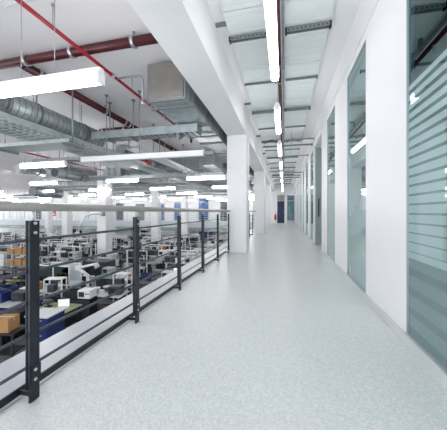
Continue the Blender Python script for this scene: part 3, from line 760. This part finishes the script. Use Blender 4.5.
bench_mesh(1.9, 1.4, 0.82, M_BGREY, M_CBLUE)('wide pale bench with blue legs carrying the blue crates', (-9.95, 7.25, ZH), 0.1)
t = thing('sack', 'white cloth sack slumped on the bench with blue crates', 'sack', (-10.62, 7.05, ZH+0.82), 0)
q = MB(); prof = [(0.0, 0.0), (0.17, 0.0), (0.22, 0.08), (0.2, 0.22), (0.12, 0.34), (0.05, 0.38), (0.07, 0.44), (0.0, 0.43)]
rings = []
for rr, zz in prof[1:-1]:
    rings.append([q.bm.verts.new((rr*math.cos(2*PI*k/14)*(1+0.08*math.sin(3*2*PI*k/14)), rr*math.sin(2*PI*k/14)*(0.9+0.08*math.cos(5*k)), zz)) for k in range(14)])
for A, Bq in zip(rings, rings[1:]):
    for i in range(14):
        f = q.bm.faces.new((A[i], A[(i+1) % 14], Bq[(i+1) % 14], Bq[i])); f.smooth = True
q.bm.faces.new(rings[0][::-1]); q.bm.faces.new(rings[-1])
q.build('cloth', M_BWHITE, t)
bench_mesh(1.4, 0.7, 0.82, M_BWHITE, M_CBLUE)('white bench with blue legs carrying the second cardboard box', (-9.6, 8.55, ZH), 0.05)
carton('brown cardboard box on the white bench with blue legs', (-9.95, 8.45, bz), 0.15, 0.5, 0.36, 0.30)
r0 = rack('black rack holding yellow green bins at far left', (-12.1, 9.35, ZH), 0.1, 2.0, 0.5, 1.35, M_BDARK, 4)
for k in range(10):
    i, j = k % 5, k // 5
    crate('small plastic bin on the %s shelf of the black rack, %s from left' % (('lower', 'upper')[j], ORDF[i]),
          (-12.8+0.35*i, 9.3+0.035*i, ZH+0.15+(j+1)*0.3834+0.033), 0.1, M_LIME if (k*7) % 3 == 1 else M_BDARK, 0.20, 0.30, 0.15, 'bins on the black rack')
r1 = rack('grey rack stacked with tan boxes at far left', (-13.0, 10.25, ZH), 0, 1.6, 0.5, 1.9, M_STRUTL, 4)
for k in range(6):
    i, j = k % 3, k // 3
    carton('tan box on the %s shelf of the grey rack, %s from left' % (('third', 'top')[j], ORDF[i]), (-13.5+0.5*i, 10.25, ZH+0.15+(j+2)*0.567+0.03), 0, 0.42, 0.36, 0.24+0.05*((k*5) % 3), 'tan boxes on the grey rack')
def dark_cabinet(label, loc, rz, w, d, h):
    t = thing('steel_cabinet', label, 'cabinet', loc, rz)
    MB().box(-w/2, w/2, -d/2, d/2, 0.05, h).build('cabinet_body', M_BDARK, t, 0.006)
    for sx in (-1, 1):
        dd = MB().box(min(sx*0.01, sx*(w/2-0.03)), max(sx*0.01, sx*(w/2-0.03)), -d/2-0.012, -d/2, 0.1, h-0.05).build('door', M_MDARK, t)
        MB().box(sx*0.05-0.012, sx*0.05+0.012, -d/2-0.03, -d/2-0.012, h*0.55, h*0.72).build('handle', M_BOLT, dd)
    MB().box(-w/2+0.05, w/2-0.05, -d/2+0.05, d/2-0.05, 0, 0.05).build('plinth', M_BDARK, t)
    return t
dark_cabinet('black steel cabinet left of the trolley with the cardboard box', (-8.45, 5.75, ZH), 0.1, 1.1, 0.5, 0.9)
dark_cabinet('black steel cabinet right of the blue crates bench', (-8.55, 6.5, ZH), 0.1, 0.6, 0.45, 0.78)
dark_cabinet('black steel cabinet left of the white bench with blue legs', (-11.2, 8.35, ZH), 0.0, 1.1, 0.4, 0.85)
dark_cabinet('black steel cabinet between olive desk and pale grey table', (-7.4, 7.95, ZH), 0.1, 1.2, 0.4, 0.85)
dark_cabinet('low black steel cabinet beside the grey rack of tan boxes', (-11.4, 10.4, ZH), 0.0, 1.4, 0.5, 0.95)
dark_cabinet('black steel cabinet behind the spools near the gallery edge', (-5.35, 9.3, ZH), 0.0, 1.0, 0.45, 1.15)
# white enclosure machine on white table
bench_mesh(1.9, 0.9, 0.80, M_BWHITE, M_BDARK)('white table carrying the glazed test enclosure', (-10.0, 9.55, ZH), 0.05, name='table')
t = thing('test_enclosure', 'white framed glazed test enclosure on the white table', 'machine', (-9.9, 9.55, ZH+0.80), 0.05)
q = MB(); W, D, H = 0.8, 0.36, 0.85
for sx in (-1, 1):
    for sy in (-1, 1): q.box(sx*W-0.02, sx*W+0.02, sy*D-0.02, sy*D+0.02, 0, H)
for z in (0.0, H-0.04):
    for sy in (-1, 1): q.box(-W, W, sy*D-0.02, sy*D+0.02, z, z+0.04)
    for sx in (-1, 1): q.box(sx*W-0.02, sx*W+0.02, -D, D, z, z+0.04)
q.box(-0.02, 0.02, -D-0.02, -D+0.02, 0.04, H-0.04)
q.build('enclosure_frame', M_BWHITE, t)
MB().box(-W+0.02, W-0.02, D-0.004, D+0.004, 0.04, H-0.04).build('back_panel', M_BGREY, t)
MB().box(-W+0.02, -0.02, -D-0.003, -D+0.003, 0.04, H-0.04).build('glass_panel', G3, t)
MB().box(0.02, W-0.02, -D-0.003, -D+0.003, 0.04, H-0.04).build('glass_panel', G3, t)
MB().box(-0.6, -0.1, -0.2, 0.2, 0.04, 0.42).build('test_block', M_MGREY, t, 0.02)
MB().cyl((0.35, 0, 0.04), (0.35, 0, 0.5), 0.07, 14).build('spindle', M_MDARK, t)
# robot-like arm stand
t = thing('inspection_arm', 'white jointed inspection arm on a pole beside the test enclosure', 'arm', (-8.35, 9.5, ZH), 0.2)
MB().cyl((0, 0, 0), (0, 0, 0.05), 0.28, 20).build('base', M_MGREY, t)
MB().cyl((0, 0, 0.05), (0, 0, 1.25), 0.045, 12).build('pole', M_BWHITE, t)
MB().cyl((0, 0, 1.2), (-0.45, 0, 1.55), 0.07, 14).cyl((-0.45, -0.09, 1.55), (-0.45, 0.09, 1.55), 0.10, 16).build('upper_arm', M_BWHITE, t)
MB().cyl((-0.45, 0, 1.55), (0.35, 0.05, 1.72), 0.055, 14).build('forearm', M_BWHITE, t)
MB().cyl((0.3, 0.05, 1.75), (0.4, 0.05, 1.55), 0.09, 14, 0.12).build('head', M_BGREY, t)
# dark machine bench
t = thing('machine_bench', 'long black machine bench with slate top behind the second post', 'machine', (-7.5, 10.6, ZH), 0.0)
MB().box(-0.95, 0.95, -0.5, 0.5, 0.06, 0.96).build('base_cabinet', M_BDARK, t, 0.01)
MB().box(-1.0, 1.0, -0.55, 0.55, 0.96, 1.01).build('worktop', M_BSLATE, t, 0.006)
for k in range(4):
    dd = MB().box(-0.9+0.46*k, -0.48+0.46*k, -0.515, -0.5, 0.12, 0.9).build('door', M_MDARK, t)
    MB().cyl((-0.55+0.46*k, -0.515, 0.6), (-0.55+0.46*k, -0.53, 0.6), 0.03, 10).build('knob', M_BOLT, dd)
for sx in (-.85, .85): MB().box(sx-.05, sx+.05, -0.45, 0.45, 0, 0.06).build('foot', M_BDARK, t)
MB().cyl((0.7, 0.45, 1.0), (0.7, 0.45, 1.75), 0.02, 8).build('rear_post', M_MGREY, t)
t2 = crate('blue crate on the floor bench right of the black machine', (-5.98, 10.25, bz), 0, M_CBLUE, 0.36, 0.3, 0.22)
t3 = crate('blue crate stacked on another one right of the black machine', (-5.98, 10.25, bz+0.22), 0, M_CBLUE, 0.36, 0.3, 0.22)
crate('yellow bin in front of the stacked blue crates', (-5.85, 9.88, bz), 0.1, M_YEL, 0.34, 0.26, 0.16)
bench_mesh(0.9, 0.9, 0.82, M_BGREY, M_BDARK)('small pale bench carrying blue crates and yellow bin', (-5.98, 10.15, ZH), 0)
carton('pale open carton on the slate worktop of the black machine', (-7.0, 10.7, ZH+1.01), 0.2, 0.3, 0.25, 0.12)
instrument('grey instrument at left end of the slate worktop', (-8.2, 10.7, ZH+1.01), 0, M_MGREY)
bench_mesh(1.5, 0.8, 0.82, M_BGREY, M_BDARK)('pale grey table with round spools left of the black machine bench', (-6.75, 8.7, ZH), 0.1, name='table')
for i, (x, y) in enumerate(((-7.2, 8.6), (-6.9, 8.9))):
    t = thing('wire_spool', '%s round spool on the pale grey table' % ('white', 'grey')[i], 'spool', (x, y, bz))
    m = (M_BWHITE, M_MGREY)[i]
    MB().cyl((0, 0, 0), (0, 0, 0.02), 0.17, 24).build('flange', m, t); MB().cyl((0, 0, 0.02), (0, 0, 0.18), 0.11, 20).build('wire_winding', M_MGREY if i == 0 else M_MDARK, t)
    MB().cyl((0, 0, 0.18), (0, 0, 0.20), 0.17, 24).build('flange', m, t)
instrument('dark instrument at right on the pale grey table with spools', (-6.35, 8.7, bz), 0.2, M_MDARK)
t = thing('work_stand', 'thin grey stand with cross arm beside the pale grey table', 'stand', (-7.75, 8.75, ZH))
MB().cyl((0, 0, 0), (0, 0, 0.03), 0.22, 18).build('base', M_MGREY, t); MB().cyl((0, 0, 0.03), (0, 0, 1.5), 0.03, 12).build('pole', M_BGREY, t)
MB().cyl((-0.35, 0, 1.42), (0.35, 0, 1.42), 0.022, 10).build('cross_arm', M_BGREY, t)
for i, (x, y, rr) in enumerate(((-8.55, 7.25, 2.0), (-8.5, 8.76, 3.0), (-9.3, 10.4, 1.0))):
    chair('black work chair %s' % ('left of the olive desk', 'left of the thin grey stand', 'just behind the white enclosure table')[i], (x, y, ZH), rr, 'work chairs near the gallery')
for i, (x, y, z, m, h) in enumerate(((-9.25, 7.3, ZH+0.82, M_BDARK, 'black'), (-9.45, 7.75, ZH+0.82, M_BWHITE, 'white'))):
    instrument('%s instrument at the right end of the bench with blue crates' % h, (x, y, z), 0.2, m)
instrument('grey instrument on the black cabinet beside the grey rack', (-11.6, 10.4, ZH+0.95), 0, M_MGREY)
monitor('dark monitor on the black cabinet beside the grey rack', (-11.0, 10.4, ZH+0.95), 0.1)
monitor('dark monitor on the pale bench right of the cardboard box on blue legs', (-9.2, 8.65, bz), 0.3)
crate('black crate on the black cabinet behind the olive desk', (-7.6, 7.95, ZH+0.85), 0.1, M_BDARK, 0.5, 0.34, 0.26)
instrument('white instrument on the black cabinet behind the olive desk', (-7.05, 7.98, ZH+0.85), 0.1, M_BWHITE)
equipment_frames = ((-8.6, 8.1, 0.3, 'left of the pale table with spools'), (-6.6, 9.45, 0.0, 'in front of the long black machine bench'))
for x, y, rz, lab in equipment_frames:
    t = thing('equipment_rack', 'open white equipment rack %s' % lab, 'rack', (x, y, ZH), rz)
    for sx in (-1, 1):
        for sy in (-1, 1): MB().box(sx*0.32-0.02, sx*0.32+0.02, sy*0.17-0.02, sy*0.17+0.02, 0, 1.45).build('upright', M_BWHITE, t)
    for z, m in ((0.45, M_BDARK), (0.9, M_BGREY), (1.42, M_BWHITE)): MB().box(-0.34, 0.34, -0.19, 0.19, z, z+0.03).build('tray_plate', m, t)
    MB().box(-0.24, 0.0, -0.13, 0.13, 0.93, 1.2).build('drive_unit', M_MDARK, t, 0.008)
    MB().cyl((0.16, 0, 0.93), (0.16, 0, 1.3), 0.06, 14).build('cylinder_unit', M_BOLT, t)
    MB().box(-0.28, 0.28, -0.14, 0.14, 0.48, 0.75).build('battery_box', M_BDARK, t, 0.008)
# fume extraction arm at the hall column
t = thing('extraction_arm', 'white bent extraction pipe reaching from the hall column', 'extraction arm', (-10.5, 12.98, 0))
MB().path([(0.1, 0.0, 0.98), (-0.05, -0.2, 1.02), (-0.25, -0.5, 1.0), (-0.45, -0.75, 0.90), (-0.55, -0.9, 0.6), (-0.62, -0.95, 0.2), (-0.72, -0.98, -0.05)], 0.075, 14).build('arm_tube', M_BWHITE, t)
MB().cyl((-0.71, -0.98, -0.02), (-0.78, -1.0, -0.22), 0.08, 16, 0.2).build('hood', M_BGREY, t)
MB().box(0.0, 0.2, -0.04, 0.08, 0.86, 1.1).build('wall_bracket', M_STRUT, t)
# blue lockers under the far gallery
for i in range(3):
    x = -9.15+0.52*i
    t = thing('locker', 'blue locker by the far wall, %s of three from left' % ORDF[i], 'locker', (x, 27.75, ZH), 0, 'blue lockers by the far wall')
    MB().box(-0.25, 0.25, -0.25, 0.25, 0, 1.75).build('locker_body', M_CBLUE, t, 0.008)
    MB().box(-0.22, 0.22, -0.262, -0.25, 0.06, 1.70).build('door', M_CBLUE, t)

# -- the rows of workplaces behind
POOL = ['monitor', 'crate_white', 'inst_white', 'inst_dark', 'carton', 'crate_blue', 'crate_black', 'inst_grey', 'inst_white', 'inst_dark', 'monitor_lit', 'bin_yellow']
DESC = {'monitor': 'dark monitor', 'monitor_lit': 'lit monitor', 'carton': 'brown carton', 'crate_blue': 'blue crate', 'crate_black': 'black crate',
        'inst_grey': 'grey instrument', 'inst_white': 'white instrument', 'inst_dark': 'dark instrument', 'bin_yellow': 'yellow bin', 'crate_white': 'white crate'}
PROTO = {}
POOLW = {'monitor': 5, 'inst_dark': 6, 'inst_white': 6, 'inst_grey': 5, 'crate_black': 6, 'crate_white': 5, 'monitor_lit': 1.2, 'crate_blue': 1.2, 'carton': 0.6, 'bin_yellow': 0.35}
SHELFW = {'crate_black': 6, 'inst_dark': 5, 'inst_white': 5, 'crate_white': 6, 'inst_grey': 3, 'crate_blue': 0.8, 'carton': 0.6, 'bin_yellow': 0.3}
def pick(wts, n):
    w = dict(wts); out = []
    for _ in range(n):
        r = random.uniform(0, sum(w.values()))
        for k in list(w):
            r -= w[k]
            if r <= 0: break
        out.append(k); del w[k]
    return out
def place(kind, label, loc, rz):
    grp = {'m': 'monitors on the hall benches', 'c': 'boxes and crates on the hall benches', 'i': 'instruments on the hall benches', 'b': 'yellow bins on the hall benches'}[kind[0]]
    if kind in PROTO: return copy_thing(PROTO[kind], loc, rz, label)
    if kind == 'monitor': o = monitor(label, loc, rz, False, grp)
    elif kind == 'monitor_lit': o = monitor(label, loc, rz, True, grp)
    elif kind == 'carton': o = carton(label, loc, rz, 0.42, 0.34, 0.28, grp)
    elif kind == 'crate_blue': o = crate(label, loc, rz, M_CBLUE, 0.44, 0.34, 0.24, grp)
    elif kind == 'crate_black': o = crate(label, loc, rz, M_BDARK, 0.44, 0.34, 0.24, grp)
    elif kind == 'crate_white': o = crate(label, loc, rz, M_BWHITE, 0.44, 0.34, 0.24, grp)
    elif kind == 'bin_yellow': o = crate(label, loc, rz, M_YEL, 0.26, 0.34, 0.16, grp)
    else: o = instrument(label, loc, rz, {'inst_grey': M_MGREY, 'inst_white': M_BWHITE, 'inst_dark': M_MDARK}[kind], grp)
    PROTO[kind] = o
    return o
def place_big(kind, label, loc, rz):
    grp = {'w': 'workbenches in rows in the hall', 'g': 'workbenches in rows in the hall', 's': 'workbenches in rows in the hall', 'm': 'machines in rows in the hall', 'd': 'machines in rows in the hall', 'r': 'racks in the hall', 'c': 'work chairs in the hall'}[kind[0]]
    if kind in PROTO: return copy_thing(PROTO[kind], loc, rz, label)
    if kind == 'white bench': o = B_WHITE(label, loc, rz, grp)
    elif kind == 'grey bench': o = B_GREY(label, loc, rz, grp)
    elif kind == 'slate bench': o = B_SLATE(label, loc, rz, grp)
    elif kind == 'machine': o = machine(label, loc, rz, M_MGREY, group=grp)
    elif kind == 'dark machine': o = machine(label, loc, rz, M_MDARK, 1.3, 0.9, 1.45, grp)
    elif kind == 'rack': o = rack(label, loc, rz, 1.5, 0.5, 1.6, M_STRUT, 4, grp)
    else: o = chair(label, loc, rz, grp)
    PROTO[kind] = o
    return o
BIG = ['white bench', 'dark machine', 'grey bench', 'machine', 'white bench', 'slate bench', 'dark machine', 'white bench', 'rack']
rowsY = [11.6, 13.3, 15.2, 17.0, 18.8, 20.7, 22.6, 24.5, 26.3]
bi = 0
for ri, Y in enumerate(rowsY):
    xi = 0; X = -max(4.7, 0.235*Y+0.9) - random.uniform(0, 0.4)
    while X > -1.40*Y and xi < 17:
        blocked = any(abs(X-gx) < 1.35 and abs(Y-gy-0.3) < 0.95 for gx in (-10.55, -19.6, -28.7) for gy in (13.06, 19.4, 25.75))
        near = (Y < 12.2 and -8.9 < X < -5.0)
        if not blocked and not near:
            kind = BIG[(bi*4 + ri*3 + random.randint(0, 2)) % len(BIG)]; bi += 1
            where = '%s row of the hall, %s from the gallery' % (ORDF[ri], ORDF[xi])
            nm = {'white bench': 'white workbench', 'grey bench': 'pale grey workbench', 'slate bench': 'slate topped workbench', 'machine': 'grey production machine', 'dark machine': 'dark production machine', 'rack': 'dark shelf rack'}[kind]
            place_big(kind, '%s in the %s' % (nm, where), (X, Y, ZH), random.choice((0, 0, PI, 0.05)) if 'bench' not in kind else 0)
            on = 'on the workbench in the %s row, %s from the gallery' % (ORDF[ri], ORDF[xi])
            if 'bench' in kind:
                h = 0.85 if kind == 'slate bench' else 0.82
                n = 3 if ri < 5 else 2
                ks = pick(POOLW, n)
                for j, kd in enumerate(ks):
                    xx = X - 0.55 + (1.1/(n-1))*j
                    place(kd, '%s %s' % (DESC[kd], on), (xx, Y-0.12+random.uniform(-.05, .05), ZH+h), random.uniform(-.25, .25))
                if kind != 'slate bench' and ri < 6:
                    for j, kd in enumerate(pick(SHELFW, 3)):
                        place(kd, '%s on the upper shelf, bench %s' % (DESC[kd], on[on.index('in the'):]) + (' end' if False else ''), (X-0.52+0.52*j, Y+0.21, ZH+0.82+1.28*0.5+0.025), 0)
                if ri < 6 and random.random() < 0.85 and not any(abs(X-gx) < 1.1 and abs(Y-0.64-gy-0.3) < 0.95 for gx in (-10.55, -19.6, -28.7) for gy in (13.06, 19.4, 25.75)):
                    place_big('chair', 'black chair in the %s' % where, (X+random.uniform(-.3, .3), Y-0.64, ZH), random.uniform(2.9, 3.4))
            elif kind == 'rack':
                for j, kd in enumerate(pick(SHELFW, 3)):
                    place(kd, '%s on the rack in the %s row, %s from the gallery' % (DESC[kd], ORDF[ri], ORDF[xi]), (X-0.44+0.44*j, Y, ZH+0.15+0.4667*(1+j % 2)*1.0+0.03), 0)
        X -= 2.15 + random.uniform(0, 0.25); xi += 1

# slim aluminium equipment stands between the bench rows
def equipment_stand(label, loc, rz):
    t = thing('equipment_stand', label, 'stand', loc, rz, 'equipment stands between the benches')
    for sx in (-1, 1):
        MB().box(sx*0.6-0.02, sx*0.6+0.02, -0.02, 0.02, 0, 1.95).build('upright', M_BWHITE, t)
        MB().box(sx*0.6-0.02, sx*0.6+0.02, -0.13, 0.13, 0, 0.03).build('foot', M_BDARK, t)
    for z in (0.5, 1.05, 1.5, 1.9): MB().box(-0.58, 0.58, -0.012, 0.012, z, z+0.035).build('cross_rail', M_ALU, t)
    MB().box(-0.5, -0.2, -0.11, -0.012, 1.1, 1.42).build('control_box', M_MDARK, t, 0.006)
    MB().box(0.1, 0.5, -0.13, -0.012, 0.62, 1.0).build('power_unit', M_BWHITE, t, 0.006)
    MB().box(0.15, 0.42, -0.10, -0.012, 1.52, 1.72).build('relay_box', M_BDARK, t, 0.006)
    MB().path([(-0.35, -0.06, 1.1), (-0.33, -0.08, 0.9), (-0.1, -0.07, 0.8), (0.1, -0.07, 0.8)], 0.015, 6).build('cable', M_BDARK, t)
    return t
e0 = None
for ri, Y in enumerate((12.26, 13.96, 15.86, 17.66, 19.46)):
    X = -max(5.4, 0.235*Y+1.2); k = 0
    while X > -1.38*Y and k < 12:
        if not any(abs(X-gx) < 1.0 and abs(Y-gy-0.3) < 0.6 for gx in (-10.55, -19.6, -28.7) for gy in (13.06, 19.4, 25.75)):
            lab = 'slim white equipment stand behind the %s bench row, %s from the gallery' % (ORDF[ri], ORDF[k])
            if e0 is None: e0 = equipment_stand(lab, (X, Y, ZH), 0)
            else: copy_thing(e0, (X, Y, ZH), PI if (k+ri) % 2 else 0, lab)
            k += 1
        X -= 2.3

# fire extinguisher at the far end of the corridor
t = thing('fire_extinguisher', 'small red fire extinguisher at the corridor end beside the blue door', 'fire extinguisher', (-0.84, 25.5, 0.32))
MB().cyl((0, 0, 0), (0, 0, 0.44), 0.085, 18).cyl((0, 0, 0.44), (0, 0, 0.54), 0.085, 18, 0.03).build('cylinder', M_REDB, t)
MB().cyl((0, 0, 0.54), (0, 0, 0.6), 0.025, 12).box(-0.02, 0.02, -0.12, 0.03, 0.6, 0.63).build('valve_head', M_BDARK, t)
MB().path([(0.02, -0.03, 0.58), (0.1, -0.04, 0.5), (0.11, -0.04, 0.3), (0.1, -0.04, 0.12)], 0.014, 8).build('hose', M_BDARK, t)
MB().box(-0.06, 0.06, 0.08, 0.1, 0.1, 0.4).build('wall_mount', M_STRUT, t)

# ------------------------------------------------------------------ camera, world
cam = bpy.data.cameras.new('camera'); co = bpy.data.objects.new('camera', cam); COL.objects.link(co)
cam.sensor_fit = 'HORIZONTAL'; cam.sensor_width = 36.0
cam.lens = FPX/447*36.0
cam.shift_y = -3.0/447
cam.clip_start = 0.05; cam.clip_end = 200
co.location = (0, 0, EYE); co.rotation_euler = (PI/2, 0, YAW)
S.camera = co
w = bpy.data.worlds.new('world'); S.world = w; w.use_nodes = True
bg = w.node_tree.nodes['Background']; bg.inputs['Color'].default_value = (0.93, 0.96, 1.0, 1); bg.inputs['Strength'].default_value = 1.0  # whitish fill light, added; enters through the open hall sides
vs = S.view_settings
vs.view_transform = 'Standard'; vs.look = 'None'; vs.gamma = 1.0; vs.use_curve_mapping = False
vs.exposure = 1.10
